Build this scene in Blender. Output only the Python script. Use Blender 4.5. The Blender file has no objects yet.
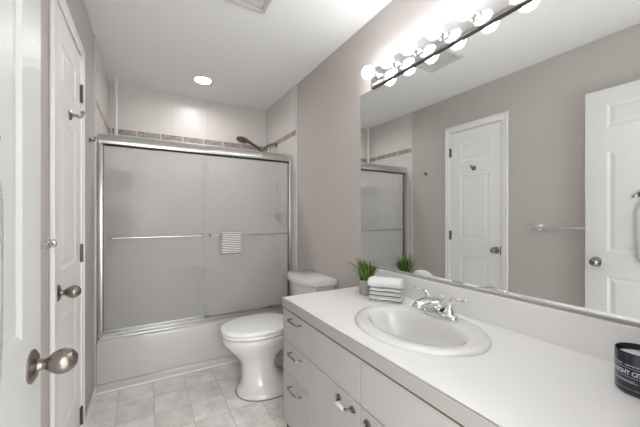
import bpy, bmesh, math, random
from mathutils import Vector, Matrix
C = bpy.context.scene.collection
PI = math.pi
random.seed(7)

# ------------------------------------------------------------------ camera
cam_d = bpy.data.cameras.new('camera')
cam_d.sensor_width = 36.0
cam_d.lens = 300.4 / 640 * 36.0
cam_d.shift_y = 2.77 / 640
cam_d.clip_start = 0.01
cam = bpy.data.objects.new('camera', cam_d); C.objects.link(cam)
cam.location = (0, 0, 1.209)
cam.rotation_euler = (PI / 2, 0, -0.5229)
sc = bpy.context.scene
sc.camera = cam

# ------------------------------------------------------------------ world (plain white backdrop, added fill through the doorway) and exposure
WORLD_STRENGTH = 1.12
BULB_STRENGTH = 17.5
DOWNLIGHT_STRENGTH = 55.0
world = bpy.data.worlds.new('world'); sc.world = world
world.use_nodes = True
bg = world.node_tree.nodes['Background']
bg.inputs[0].default_value = (0.975, 0.985, 1.0, 1)
bg.inputs[1].default_value = WORLD_STRENGTH
# added fill light behind the doorway; no lamp is known there
fill = bpy.data.lights.new('fill_light', 'AREA'); fill.shape = 'RECTANGLE'; fill.size = 1.0; fill.size_y = 1.7
fill.energy = 14.0; fill.color = (1.0, 0.995, 0.985)
fill_o = bpy.data.objects.new('fill_light', fill); C.objects.link(fill_o)
fill_o.location = (-0.10, -2.2, 1.60); fill_o.rotation_euler = (math.radians(84), 0, math.radians(-2))
vs = sc.view_settings
vs.view_transform = 'Standard'; vs.look = 'None'; vs.gamma = 1.0; vs.use_curve_mapping = False
vs.exposure = 1.50

# ------------------------------------------------------------------ room dimensions (metres)
W = 1.2124      # mirror wall
L = -0.31       # closet wall
T = 2.538       # front of the tub
B = 3.352       # back tile wall
H = 2.440       # ceiling
YN = 0.085      # near wall (doorway the camera stands in)

# ------------------------------------------------------------------ materials
def srgb(r, g, b):
    def f(c):
        c /= 255.0
        return c / 12.92 if c <= 0.04045 else ((c + 0.055) / 1.055) ** 2.4
    return (f(r), f(g), f(b), 1)

class NT:
    def __init__(s, name):
        s.m = bpy.data.materials.new(name); s.m.use_nodes = True
        s.t = s.m.node_tree; s.p = s.t.nodes['Principled BSDF']; s.out = s.t.nodes['Material Output']
    def n(s, typ, **kw):
        nd = s.t.nodes.new(typ)
        for k, v in kw.items(): setattr(nd, k, v)
        return nd
    def l(s, a, b): s.t.links.new(a, b)
    def val(s, v, sock):
        if hasattr(v, 'is_output'): s.l(v, sock)
        else: sock.default_value = v
    def math(s, op, a, b=None, c=None):
        nd = s.n('ShaderNodeMath', operation=op)
        s.val(a, nd.inputs[0])
        if b is not None: s.val(b, nd.inputs[1])
        if c is not None: s.val(c, nd.inputs[2])
        return nd.outputs[0]
    def pos(s):
        g = s.n('ShaderNodeNewGeometry'); x = s.n('ShaderNodeSeparateXYZ'); s.l(g.outputs['Position'], x.inputs[0])
        return g.outputs['Position'], x.outputs
    def mix(s, f, a, b):
        nd = s.n('ShaderNodeMix', data_type='RGBA')
        s.val(f, nd.inputs[0]); s.val(a, nd.inputs[6]); s.val(b, nd.inputs[7])
        return nd.outputs[2]
    def noise(s, vec, scale, detail=3.0, rough=0.5):
        nd = s.n('ShaderNodeTexNoise'); nd.inputs['Scale'].default_value = scale
        nd.inputs['Detail'].default_value = detail; nd.inputs['Roughness'].default_value = rough
        if vec is not None: s.l(vec, nd.inputs['Vector'])
        return nd.outputs['Fac']
    def bump(s, h, strength, dist):
        nd = s.n('ShaderNodeBump'); nd.inputs['Strength'].default_value = strength; nd.inputs['Distance'].default_value = dist
        s.l(h, nd.inputs['Height']); return nd.outputs['Normal']

def plain(name, col, rough=0.5, metal=0.0, noise=None, spec=0.5, coat=0.0):
    k = NT(name); p = k.p
    p.inputs['Base Color'].default_value = col; p.inputs['Roughness'].default_value = rough
    p.inputs['Metallic'].default_value = metal; p.inputs['Specular IOR Level'].default_value = spec
    p.inputs['Coat Weight'].default_value = coat; p.inputs['Coat Roughness'].default_value = 0.05
    if noise:
        sc_, st, di = noise
        v, _ = k.pos()
        k.l(k.bump(k.noise(v, sc_), st, di), p.inputs['Normal'])
    return k.m

M = {}
M['wall'] = plain('wall_paint', srgb(197, 190, 185), 0.75, noise=(260, 0.12, 0.002), spec=0.25)
M['ceiling'] = plain('ceiling_paint', srgb(243, 244, 242), 0.85, noise=(180, 0.1, 0.002), spec=0.2)
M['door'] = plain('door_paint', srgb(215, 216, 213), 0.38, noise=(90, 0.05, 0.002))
M['door_brightened'] = plain('door_paint_brightened', srgb(243, 243, 241), 0.38, noise=(90, 0.05, 0.002))  # same paint as the entry door, lightened to offset dimmer light
M['trim'] = plain('trim_paint', srgb(240, 239, 237), 0.4)
M['bullnose'] = plain('bullnose_tile', srgb(218, 211, 207), 0.3)
M['porcelain'] = plain('porcelain', srgb(226, 225, 222), 0.10, coat=0.4)
M['tub'] = plain('tub_enamel', srgb(203, 202, 198), 0.16, coat=0.2)
M['seat'] = plain('seat_plastic', srgb(250, 250, 249), 0.22)
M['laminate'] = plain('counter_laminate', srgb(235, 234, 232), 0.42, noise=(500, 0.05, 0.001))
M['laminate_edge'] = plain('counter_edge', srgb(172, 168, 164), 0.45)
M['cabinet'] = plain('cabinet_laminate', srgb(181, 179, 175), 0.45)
M['cab_dark'] = plain('cabinet_reveal', srgb(76, 59, 48), 0.7)
M['chrome'] = plain('chrome', (0.80, 0.80, 0.80, 1), 0.07, 1.0)
M['dark_chrome'] = plain('dark_chrome', (0.36, 0.36, 0.36, 1), 0.18, 1.0)
M['alu'] = plain('polished_aluminium', (0.68, 0.68, 0.67, 1), 0.27, 1.0)
M['nickel'] = plain('satin_nickel', srgb(150, 143, 134), 0.26, 1.0)
M['nickel_dark'] = plain('brushed_nickel', srgb(150, 140, 124), 0.3, 1.0)
M['pewter'] = plain('pewter', srgb(120, 118, 114), 0.35, 1.0)
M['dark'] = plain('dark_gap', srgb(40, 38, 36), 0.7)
M['rubber'] = plain('black_rubber', srgb(45, 44, 43), 0.6)
M['white_plastic'] = plain('white_plastic', srgb(232, 231, 229), 0.35)
M['wax'] = plain('candle_wax', srgb(236, 232, 224), 0.5)
M['navy'] = plain('navy_glaze', srgb(26, 29, 48), 0.14, coat=0.5)
M['ink'] = plain('label_ink', srgb(205, 208, 216), 0.5)
M['soil'] = plain('soil', srgb(60, 50, 40), 0.9)
M['vent'] = plain('vent_plastic', srgb(214, 212, 206), 0.5)
M['channel'] = plain('mirror_channel', srgb(212, 213, 213), 0.35, 0.25)
M['mirror'] = plain('mirror_silver', (0.86, 0.875, 0.865, 1), 0.0, 1.0)

def concrete():
    k = NT('pot_concrete'); v, _ = k.pos()
    n = k.noise(v, 140, 5, 0.6)
    k.l(k.mix(n, srgb(120, 116, 110), srgb(196, 192, 186)), k.p.inputs['Base Color'])
    k.l(k.bump(n, 0.3, 0.003), k.p.inputs['Normal']); k.p.inputs['Roughness'].default_value = 0.85
    return k.m
M['pot'] = concrete()

def grass():
    k = NT('grass_leaf')
    oi = k.n('ShaderNodeVertexColor'); oi.layer_name = 'tone'
    s = k.n('ShaderNodeSeparateColor'); k.l(oi.outputs[0], s.inputs[0])
    k.l(k.mix(s.outputs[0], srgb(34, 68, 28), srgb(122, 150, 70)), k.p.inputs['Base Color'])
    k.p.inputs['Roughness'].default_value = 0.45
    return k.m
M['grass'] = grass()

def floor_tile():
    k = NT('floor_tile'); v, x = k.pos(); S = 0.2030
    fx = k.math('DIVIDE', k.math('SUBTRACT', x[0], 0.041 - 10 * S), S)
    fy = k.math('DIVIDE', k.math('SUBTRACT', x[1], 2.300 - 20 * S), S)
    def edge(f):
        fr = k.math('FRACT', f)
        return k.math('MINIMUM', fr, k.math('SUBTRACT', 1.0, fr))
    e = k.math('MINIMUM', edge(fx), edge(fy))
    grout = k.math('LESS_THAN', e, 0.011)
    cx = k.n('ShaderNodeCombineXYZ'); k.l(k.math('FLOOR', fx), cx.inputs[0]); k.l(k.math('FLOOR', fy), cx.inputs[1])
    wn = k.n('ShaderNodeTexWhiteNoise', noise_dimensions='2D'); k.l(cx.outputs[0], wn.inputs['Vector'])
    add = k.n('ShaderNodeVectorMath', operation='ADD'); k.l(v, add.inputs[0]); k.l(wn.outputs['Color'], add.inputs[1])
    n1 = k.noise(add.outputs[0], 9, 6, 0.62)
    n2 = k.noise(add.outputs[0], 60, 4, 0.6)
    nn = k.math('ADD', k.math('MULTIPLY', n1, 0.75), k.math('MULTIPLY', n2, 0.25))
    mr = k.n('ShaderNodeMapRange'); k.l(nn, mr.inputs[0]); mr.inputs[1].default_value = 0.38; mr.inputs[2].default_value = 0.60
    tone = k.math('ADD', k.math('MULTIPLY', mr.outputs[0], 0.7), k.math('MULTIPLY', wn.outputs['Value'], 0.3))
    col = k.mix(tone, srgb(219, 208, 203), srgb(254, 252, 250))
    col = k.mix(grout, col, srgb(206, 199, 195))
    k.l(col, k.p.inputs['Base Color'])
    hgt = k.math('SUBTRACT', 1.0, grout)
    k.l(k.bump(hgt, 0.4, 0.002), k.p.inputs['Normal'])
    k.p.inputs['Roughness'].default_value = 0.42
    return k.m
M['floor'] = floor_tile()

def wall_tile():
    # large glossy tiles with thin vertical / horizontal joints and a small mosaic border
    k = NT('wall_tile'); v, x = k.pos()
    a = k.math('ADD', x[0], x[1])                      # runs along whichever wall
    TW, TH = 0.33, 0.335
    def edge(val, off, size):
        f = k.math('FRACT', k.math('DIVIDE', k.math('ADD', val, off), size))
        return k.math('MULTIPLY', k.math('MINIMUM', f, k.math('SUBTRACT', 1.0, f)), size)
    j = k.math('LESS_THAN', k.math('MINIMUM', edge(a, 0.06, TW), edge(x[2], 0.03, 0.50)), 0.0016)
    cell = k.n('ShaderNodeCombineXYZ')
    k.l(k.math('FLOOR', k.math('DIVIDE', k.math('ADD', a, 0.06), TW)), cell.inputs[0])
    k.l(k.math('FLOOR', k.math('DIVIDE', x[2], 0.5)), cell.inputs[1])
    wn = k.n('ShaderNodeTexWhiteNoise', noise_dimensions='2D'); k.l(cell.outputs[0], wn.inputs['Vector'])
    tone = k.math('ADD', k.math('MULTIPLY', k.noise(v, 5, 3), 0.7), k.math('MULTIPLY', wn.outputs['Value'], 0.35))
    col = k.mix(tone, srgb(206, 200, 195), srgb(225, 220, 216))
    col = k.mix(j, col, srgb(206, 201, 197))
    # mosaic border
    Z0, Z1 = 1.968, 2.020
    band = k.math('MULTIPLY', k.math('GREATER_THAN', x[2], Z0), k.math('LESS_THAN', x[2], Z1))
    ca = k.math('DIVIDE', a, 0.0150); cz = k.math('DIVIDE', k.math('SUBTRACT', x[2], Z0), 0.0130)
    mc = k.n('ShaderNodeCombineXYZ'); k.l(k.math('FLOOR', ca), mc.inputs[0]); k.l(k.math('FLOOR', cz), mc.inputs[1])
    w2 = k.n('ShaderNodeTexWhiteNoise', noise_dimensions='2D'); k.l(mc.outputs[0], w2.inputs['Vector'])
    mcol = k.mix(w2.outputs['Value'], srgb(104, 92, 85), srgb(172, 160, 150))
    fa = k.math('FRACT', ca); fz = k.math('FRACT', cz)
    g = k.math('MINIMUM', k.math('MINIMUM', fa, k.math('SUBTRACT', 1.0, fa)), k.math('MINIMUM', fz, k.math('SUBTRACT', 1.0, fz)))
    mcol = k.mix(k.math('LESS_THAN', g, 0.09), mcol, srgb(178, 168, 160))
    sep = k.math('LESS_THAN', edge(a, 0.13, 0.20), 0.004)
    mcol = k.mix(sep, mcol, srgb(214, 208, 203))
    k.l(k.mix(band, col, mcol), k.p.inputs['Base Color'])
    k.p.inputs['Roughness'].default_value = 0.32
    k.l(k.bump(k.math('SUBTRACT', 1.0, j), 0.3, 0.001), k.p.inputs['Normal'])
    return k.m
M['tile'] = wall_tile()

def rain_glass():
    k = NT('rain_glass'); v, x = k.pos()
    mp = k.n('ShaderNodeMapping'); mp.inputs['Scale'].default_value = (120, 120, 14); k.l(v, mp.inputs['Vector'])
    n = k.noise(mp.outputs[0], 1.0, 3, 0.6)
    bm_ = k.bump(n, 1.0, 0.022)
    k.t.nodes.remove(k.p)
    rf = k.n('ShaderNodeBsdfRefraction'); rf.inputs['Color'].default_value = (1.0, 1.0, 0.99, 1)
    rf.inputs['Roughness'].default_value = 0.25; rf.inputs['IOR'].default_value = 1.12
    gl = k.n('ShaderNodeBsdfGlossy'); gl.inputs['Roughness'].default_value = 0.22
    k.l(k.bump(n, 0.22, 0.005), rf.inputs['Normal']); k.l(bm_, gl.inputs['Normal'])
    tr = k.n('ShaderNodeBsdfTranslucent'); tr.inputs['Color'].default_value = srgb(246, 245, 242)
    df = k.n('ShaderNodeBsdfDiffuse'); df.inputs['Color'].default_value = srgb(250, 249, 246)
    m0 = k.n('ShaderNodeMixShader'); m0.inputs[0].default_value = 0.68; k.l(tr.outputs[0], m0.inputs[1]); k.l(df.outputs[0], m0.inputs[2])
    m1 = k.n('ShaderNodeMixShader'); m1.inputs[0].default_value = 0.44; k.l(rf.outputs[0], m1.inputs[1]); k.l(m0.outputs[0], m1.inputs[2])
    fr = k.n('ShaderNodeFresnel'); fr.inputs['IOR'].default_value = 1.42; k.l(bm_, fr.inputs['Normal'])
    m2 = k.n('ShaderNodeMixShader'); k.l(fr.outputs[0], m2.inputs[0]); k.l(m1.outputs[0], m2.inputs[1]); k.l(gl.outputs[0], m2.inputs[2])
    k.l(m2.outputs[0], k.out.inputs[0])
    return k.m
M['rain_glass'] = rain_glass()
def clear_glass():
    k = NT('smooth_glass_side'); k.t.nodes.remove(k.p)
    rf = k.n('ShaderNodeBsdfRefraction'); rf.inputs['Roughness'].default_value = 0.05; rf.inputs['IOR'].default_value = 1.12
    gl = k.n('ShaderNodeBsdfGlossy'); gl.inputs['Roughness'].default_value = 0.03
    fr = k.n('ShaderNodeFresnel'); fr.inputs['IOR'].default_value = 1.3
    m = k.n('ShaderNodeMixShader'); k.l(fr.outputs[0], m.inputs[0]); k.l(rf.outputs[0], m.inputs[1]); k.l(gl.outputs[0], m.inputs[2])
    k.l(m.outputs[0], k.out.inputs[0]); return k.m
M['clear_glass'] = clear_glass()

def emit(name, col, st):
    k = NT(name); k.t.nodes.remove(k.p)
    e = k.n('ShaderNodeEmission'); e.inputs[0].default_value = col; e.inputs[1].default_value = st
    k.l(e.outputs[0], k.out.inputs[0]); return k.m
M['bulb_core'] = emit('bulb_glow', (0.985, 0.99, 1.0, 1), BULB_STRENGTH)
M['lamp_disc'] = emit('downlight_glow', (0.99, 0.99, 1.0, 1), DOWNLIGHT_STRENGTH)

def bulb_glass():
    k = NT('bulb_glass'); k.t.nodes.remove(k.p)
    t = k.n('ShaderNodeBsdfTransparent'); t.inputs[0].default_value = (0.97, 0.97, 0.98, 1)
    g = k.n('ShaderNodeBsdfGlossy'); g.inputs['Roughness'].default_value = 0.04
    tl = k.n('ShaderNodeBsdfTranslucent'); tl.inputs[0].default_value = (0.95, 0.95, 0.97, 1)
    fr = k.n('ShaderNodeFresnel'); fr.inputs['IOR'].default_value = 1.30
    m0 = k.n('ShaderNodeMixShader'); m0.inputs[0].default_value = 0.12; k.l(t.outputs[0], m0.inputs[1]); k.l(tl.outputs[0], m0.inputs[2])
    m1 = k.n('ShaderNodeMixShader'); k.l(fr.outputs[0], m1.inputs[0]); k.l(m0.outputs[0], m1.inputs[1]); k.l(g.outputs[0], m1.inputs[2])
    k.l(m1.outputs[0], k.out.inputs[0]); return k.m
M['bulb_glass'] = bulb_glass()

def terry(name, stripes=None):
    k = NT(name); v, x = k.pos()
    n = k.noise(v, 420, 3, 0.7)
    if stripes:
        axis, size, off, duty = stripes
        tc = k.n('ShaderNodeTexCoord'); sx = k.n('ShaderNodeSeparateXYZ'); k.l(tc.outputs['UV'], sx.inputs[0])
        f = k.math('FRACT', k.math('DIVIDE', k.math('ADD', sx.outputs[axis], off), size))
        k.l(k.mix(k.math('LESS_THAN', f, duty), srgb(238, 237, 234), srgb(88, 87, 87)), k.p.inputs['Base Color'])
    else:
        k.p.inputs['Base Color'].default_value = srgb(240, 239, 236)
    k.l(k.bump(n, 0.7, 0.004), k.p.inputs['Normal'])
    k.p.inputs['Roughness'].default_value = 0.95; k.p.inputs['Sheen Weight'].default_value = 0.3
    return k.m
M['terry'] = terry('white_terry')
M['stripe'] = terry('striped_terry', (1, 0.0150, 0.0, 0.42))
M['stripe_wide'] = terry('striped_cotton', (1, 0.030, 0.0, 0.45))

# ------------------------------------------------------------------ mesh helpers
def bm_new(): return bmesh.new()

def box(bm, x0, x1, y0, y1, z0, z1, bev=0.0, seg=2):
    vs_ = [bm.verts.new(p) for p in ((x0, y0, z0), (x1, y0, z0), (x1, y1, z0), (x0, y1, z0), (x0, y0, z1), (x1, y0, z1), (x1, y1, z1), (x0, y1, z1))]
    fs = [bm.faces.new([vs_[i] for i in q]) for q in ((0, 3, 2, 1), (4, 5, 6, 7), (0, 1, 5, 4), (1, 2, 6, 5), (2, 3, 7, 6), (3, 0, 4, 7))]
    if bev > 0:
        es = list({e for f in fs for e in f.edges})
        bmesh.ops.bevel(bm, geom=es, offset=bev, segments=seg, profile=0.5, affect='EDGES')
    return bm

def lathe(bm, prof, axis_o, axis_d, n=24, cap=True, sx=1.0, sy=1.0, ref=None):
    """profile of (radius, distance along axis) swept round an axis"""
    d = Vector(axis_d).normalized(); o = Vector(axis_o)
    r = Vector(ref) if ref else (Vector((0, 0, 1)) if abs(d.z) < 0.9 else Vector((1, 0, 0)))
    u = (r - d * r.dot(d)).normalized(); w = d.cross(u)
    rings = []
    for rad, t in prof:
        rings.append([bm.verts.new(o + d * t + u * (math.cos(2 * PI * i / n) * rad * sx) + w * (math.sin(2 * PI * i / n) * rad * sy)) for i in range(n)])
    for a, b in zip(rings, rings[1:]):
        for i in range(n): bm.faces.new((a[i], a[(i + 1) % n], b[(i + 1) % n], b[i]))
    if cap:
        bm.faces.new(list(reversed(rings[0]))); bm.faces.new(rings[-1])
    return bm

def loft(bm, rings, cap=True):
    rv = [[bm.verts.new(p) for p in r] for r in rings]; n = len(rv[0])
    for a, b in zip(rv, rv[1:]):
        for i in range(n): bm.faces.new((a[i], a[(i + 1) % n], b[(i + 1) % n], b[i]))
    if cap:
        bm.faces.new(list(reversed(rv[0]))); bm.faces.new(rv[-1])
    return bm

def tube(bm, pts, rad, n=12, cap=True):
    pts = [Vector(p) for p in pts]; m = len(pts)
    rads = rad if isinstance(rad, (list, tuple)) else [rad] * m
    u = None; rings = []
    for i, p in enumerate(pts):
        d = ((pts[min(i + 1, m - 1)] - pts[max(i - 1, 0)])).normalized()
        if u is None:
            r = Vector((0, 0, 1)) if abs(d.z) < 0.9 else Vector((1, 0, 0))
            u = (r - d * r.dot(d)).normalized()
        else:
            u = (u - d * u.dot(d)).normalized()
        w = d.cross(u)
        rings.append([p + (u * math.cos(2 * PI * k / n) + w * math.sin(2 * PI * k / n)) * rads[i] for k in range(n)])
    return loft(bm, rings, cap)

def spline(pts, k=6):
    P = [Vector(p) for p in pts]; out = []
    for i in range(len(P) - 1):
        p0 = P[max(i - 1, 0)]; p1 = P[i]; p2 = P[i + 1]; p3 = P[min(i + 2, len(P) - 1)]
        for j in range(k):
            t = j / k
            out.append(0.5 * ((2 * p1) + (p2 - p0) * t + (2 * p0 - 5 * p1 + 4 * p2 - p3) * t * t + (3 * p1 - p0 - 3 * p2 + p3) * t ** 3))
    out.append(P[-1]); return out

def sphere(bm, c, r, n=20, sx=1, sy=1, sz=1):
    m = Matrix.Translation(c) @ Matrix.Diagonal((sx, sy, sz, 1))
    bmesh.ops.create_uvsphere(bm, u_segments=n, v_segments=n // 2 + 2, radius=r, matrix=m); return bm

def prism(bm, pts, z0, z1, bev=0.0, seg=3):
    a = [bm.verts.new((p[0], p[1], z0)) for p in pts]; b = [bm.verts.new((p[0], p[1], z1)) for p in pts]; n = len(pts)
    bm.faces.new(list(reversed(a))); top = bm.faces.new(b)
    for i in range(n): bm.faces.new((a[i], a[(i + 1) % n], b[(i + 1) % n], b[i]))
    if bev: bmesh.ops.bevel(bm, geom=list(top.edges), offset=bev, segments=seg, profile=0.5, affect='EDGES')
    return bm

def obj(name, bm, mat, parent=None, smooth=False, angle=40):
    bmesh.ops.recalc_face_normals(bm, faces=bm.faces[:])
    me = bpy.data.meshes.new(name); bm.to_mesh(me); bm.free()
    me.materials.append(M[mat] if isinstance(mat, str) else mat)
    o = bpy.data.objects.new(name, me); C.objects.link(o)
    if smooth:
        for p in me.polygons: p.use_smooth = True
        if angle < 180: me.set_sharp_from_angle(angle=math.radians(angle))
    if parent is not None:
        o.parent = parent
        o.matrix_parent_inverse = Matrix.Translation(-parent.location) if parent.type == 'EMPTY' else Matrix.Identity(4)
    return o

def tag(o, label, cat, group=None):
    o['label'] = label; o['category'] = cat
    if group: o['group'] = group
    return o

def thing(name, loc, label, cat, group=None):
    o = bpy.data.objects.new(name, None); C.objects.link(o); o.location = loc; o.empty_display_size = 0.05
    return tag(o, label, cat, group)

def struct(name, bm, mat, label, cat, **kw):
    o = obj(name, bm, mat, **kw); o['kind'] = 'structure'; return tag(o, label, cat)

# ------------------------------------------------------------------ room shell
struct('floor', box(bm_new(), L - 0.1, W + 0.1, -0.06, B + 0.1, -0.1, 0.0), 'floor', 'beige mottled square floor tiles with thin grout lines', 'floor')
# ceiling with a hole for the recessed light
LX, LY, LR = 0.439, 2.878, 0.068
bm = bm_new()
n = 32
cir = [bm.verts.new((LX + LR * math.cos(2 * PI * i / n), LY + LR * math.sin(2 * PI * i / n), H)) for i in range(n)]
def sq(i):
    a = 2 * PI * i / n; cx_, sy_ = math.cos(a), math.sin(a); m_ = max(abs(cx_), abs(sy_))
    return (LX + 0.15 * cx_ / m_, LY + 0.15 * sy_ / m_, H)
sqv = [bm.verts.new(sq(i)) for i in range(n)]
for i in range(n): bm.faces.new((cir[i], cir[(i + 1) % n], sqv[(i + 1) % n], sqv[i]))
xs = [L - 0.1, LX - 0.15, LX + 0.15, W + 0.1]; ys = [-0.06, LY - 0.15, LY + 0.15, B + 0.1]
for i in range(3):
    for j in range(3):
        if i == 1 and j == 1: continue
        bm.faces.new([bm.verts.new(p) for p in ((xs[i], ys[j], H), (xs[i + 1], ys[j], H), (xs[i + 1], ys[j + 1], H), (xs[i], ys[j + 1], H))])
box(bm, L - 0.1, W + 0.1, -0.06, B + 0.1, H + 0.13, H + 0.18)
struct('ceiling', bm, 'ceiling', 'smooth white ceiling above the bathroom', 'ceiling')

# closet door opening in the left wall
DY0, DY1, DZ = 1.500, 2.024, 2.056
bm = bm_new()
box(bm, L - 0.1, L, -0.06, DY0 - 0.004, 0, H); box(bm, L - 0.1, L, DY1 + 0.004, T, 0, H); box(bm, L - 0.1, L, DY0 - 0.004, DY1 + 0.004, DZ + 0.004, H)
box(bm, L - 0.1, L - 0.06, DY0 - 0.004, DY1 + 0.004, 0, DZ + 0.004)
struct('wall_left', bm, 'wall', 'left wall painted pale mauve grey around the closet door', 'wall')
struct('wall_right', box(bm_new(), W, W + 0.1, -0.06, T, 0, H), 'wall', 'right wall painted pale mauve grey carrying the big mirror', 'wall')
bm = bm_new()
box(bm, L, -0.205, -0.05, YN, 0, H); box(bm, 0.565, W, -0.05, YN, 0, H); box(bm, -0.205, 0.565, -0.05, YN, 2.06, H)
struct('wall_near', bm, 'wall', 'near wall with the doorway the room is seen from', 'wall')
# tiled alcove
struct('wall_back', box(bm_new(), L - 0.1, W + 0.1, B, B + 0.1, 0, H), 'tile', 'pale tiled back wall of the tub alcove with brown mosaic border', 'wall')
struct('wall_alcove_left', box(bm_new(), L - 0.1, L + 0.008, T, B, 0, H), 'tile', 'tiled left end wall of the tub alcove', 'wall')
struct('wall_alcove_right', box(bm_new(), W - 0.008, W + 0.1, T, B, 0, H), 'tile', 'tiled right end wall of the tub alcove beside the shower head', 'wall')
struct('trim_1', box(bm_new(), W - 0.010, W, T - 0.010, T + 0.004, 0.0, H, 0.003), 'bullnose', 'thin white bullnose strip edging the right tile wall', 'trim', smooth=True)
struct('trim_2', box(bm_new(), L, L + 0.010, T - 0.010, T + 0.004, 0.0, H, 0.003), 'bullnose', 'thin white bullnose strip edging the left tile wall', 'trim', smooth=True)

# baseboard, casing
CW = 0.050
struct('baseboard_left', box(bm_new(), L, L + 0.014, DY1 + CW + 0.004, T - 0.018, 0, 0.055, 0.005), 'trim', 'short white baseboard between closet door and tub', 'baseboard', smooth=True)
bm = bm_new()
CX = L + 0.013
def casing(bm, y0, y1, z0, z1):
    box(bm, L, CX, y0, y1, z0, z1, 0.006, 2)
casing(bm, DY0 - 0.058, DY0 + 0.002, 0, DZ + 0.010); casing(bm, DY1 - 0.002, DY1 + CW, 0, DZ + 0.010)
casing(bm, DY0 - 0.058, DY1 + CW, DZ + 0.004, DZ + 0.070)
box(bm, L + 0.006, CX + 0.004, DY0 - 0.056, DY0 - 0.040, 0, DZ + 0.050, 0.003); box(bm, L + 0.006, CX + 0.004, DY1 + CW - 0.018, DY1 + CW - 0.002, 0, DZ + 0.050, 0.003)
struct('trim_3', bm, 'trim', 'white moulded casing around the closet door', 'door casing', smooth=True)

# panel door slab: front face normal +x at X, spanning Y and Z
def panel_door(bm, X, thick, y0, y1, z0, z1, ycols, zrows):
    ys_ = sorted({y0, y1, *[v for c in ycols for v in c]}); zs_ = sorted({z0, z1, *[v for r in zrows for v in r]})
    gv = {(i, j): bm.verts.new((X, y, z)) for i, y in enumerate(ys_) for j, z in enumerate(zs_)}
    pan = []
    for i in range(len(ys_) - 1):
        for j in range(len(zs_) - 1):
            f = bm.faces.new((gv[i, j], gv[i + 1, j], gv[i + 1, j + 1], gv[i, j + 1]))
            if any(abs(ys_[i] - c[0]) < 1e-6 for c in ycols) and any(abs(zs_[j] - r[0]) < 1e-6 for r in zrows): pan.append(f)
    # sides and back
    bk = {(i, j): bm.verts.new((X - thick, ys_[i], zs_[j])) for i in (0, len(ys_) - 1) for j in (0, len(zs_) - 1)}
    a, b, = 0, len(ys_) - 1; c_, d_ = 0, len(zs_) - 1
    bm.faces.new((bk[a, c_], bk[a, d_], bk[b, d_], bk[b, c_]))
    bm.faces.new([gv[i, 0] for i in range(b + 1)] + [bk[b, c_], bk[a, c_]])
    bm.faces.new([gv[i, d_] for i in range(b, -1, -1)] + [bk[a, d_], bk[b, d_]])
    bm.faces.new([gv[a, j] for j in range(d_, -1, -1)] + [bk[a, c_], bk[a, d_]])
    bm.faces.new([gv[b, j] for j in range(d_ + 1)] + [bk[b, d_], bk[b, c_]])
    bm.normal_update()
    for f in pan:
        if f.normal.x < 0: f.normal_flip()
    bmesh.ops.inset_individual(bm, faces=pan, thickness=0.020, depth=-0.0050)
    bmesh.ops.inset_individual(bm, faces=pan, thickness=0.008, depth=0.0)
    bmesh.ops.inset_individual(bm, faces=pan, thickness=0.030, depth=0.0035)
    return bm

def door_knob(parent, X, y, z, s=1.0):
    k = obj('door_knob', lathe(bm_new(), [(0.0005, 0.0), (0.033 * s, 0.0), (0.033 * s, 0.003), (0.029 * s, 0.006), (0.026 * s, 0.008), (0.013 * s, 0.011), (0.0105 * s, 0.016), (0.0105 * s, 0.022), (0.014 * s, 0.026), (0.020 * s, 0.033), (0.0245 * s, 0.043), (0.0255 * s, 0.051), (0.0235 * s, 0.060), (0.018 * s, 0.068), (0.010 * s, 0.0735), (0.0005, 0.075)], (X, y, z), (1, 0, 0), 28, cap=False), 'nickel', parent, True, 50)
    k['label'] = 'egg shaped satin nickel knob'
    return k

ZR = [(0.30, 0.815), (0.985, 1.632), (1.755, 1.935)]
XS = L + 0.004
d1 = struct('door_1', panel_door(bm_new(), XS, 0.035, DY0, DY1, 0.012, DZ - 0.001, [(1.612, 1.905)], ZR), 'door_brightened', 'white narrow panelled closet door closed in the left wall', 'door')
door_knob(d1, XS, 1.548, 0.905)
for z in (1.860, 1.014, 0.150):
    bm = bm_new(); tube(bm, [(XS + 0.0066, DY1 - 0.004, z - 0.048), (XS + 0.0066, DY1 - 0.004, z + 0.048)], 0.006, 10)
    box(bm, XS + 0.0003, XS + 0.0020, DY1 - 0.022, DY1 - 0.003, z - 0.044, z + 0.044)
    h = obj('hinge', bm, 'pewter', d1, True); h['label'] = 'dark grey metal hinge'
h = obj('latch_plate', box(bm_new(), XS - 0.002, XS + 0.0012, DY0 + 0.0002, DY0 + 0.012, 0.865, 0.945), 'dark', d1); h['label'] = 'dark latch plate at the door edge'
# small robe hook on the closet door
def robe_hook(bm, X, y, z, s=1.0):
    lathe(bm, [(0.0005, 0), (0.024 * s, 0), (0.024 * s, 0.004), (0.018 * s, 0.008), (0.008 * s, 0.011), (0.0065 * s, 0.030), (0.0065 * s, 0.034)], (X, y, z), (1, 0, 0), 20)
    tube(bm, spline([(X + 0.028 * s, y, z - 0.002), (X + 0.038 * s, y, z - 0.006), (X + 0.046 * s, y, z + 0.004), (X + 0.048 * s, y, z + 0.016)], 4), 0.0055 * s, 10)
    sphere(bm, (X + 0.048 * s, y, z + 0.018), 0.009 * s, 12)
    return bm
h = obj('robe_hook', robe_hook(bm_new(), XS, 1.760, 1.672), 'nickel', d1, True); h['label'] = 'round chrome robe hook on the closet door'
t = obj('robe_hook', robe_hook(bm_new(), L, 2.330, 1.683, 0.66), 'pewter', None, True)
tag(t, 'small chrome robe hook on the left wall beside the tub', 'hook')

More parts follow.
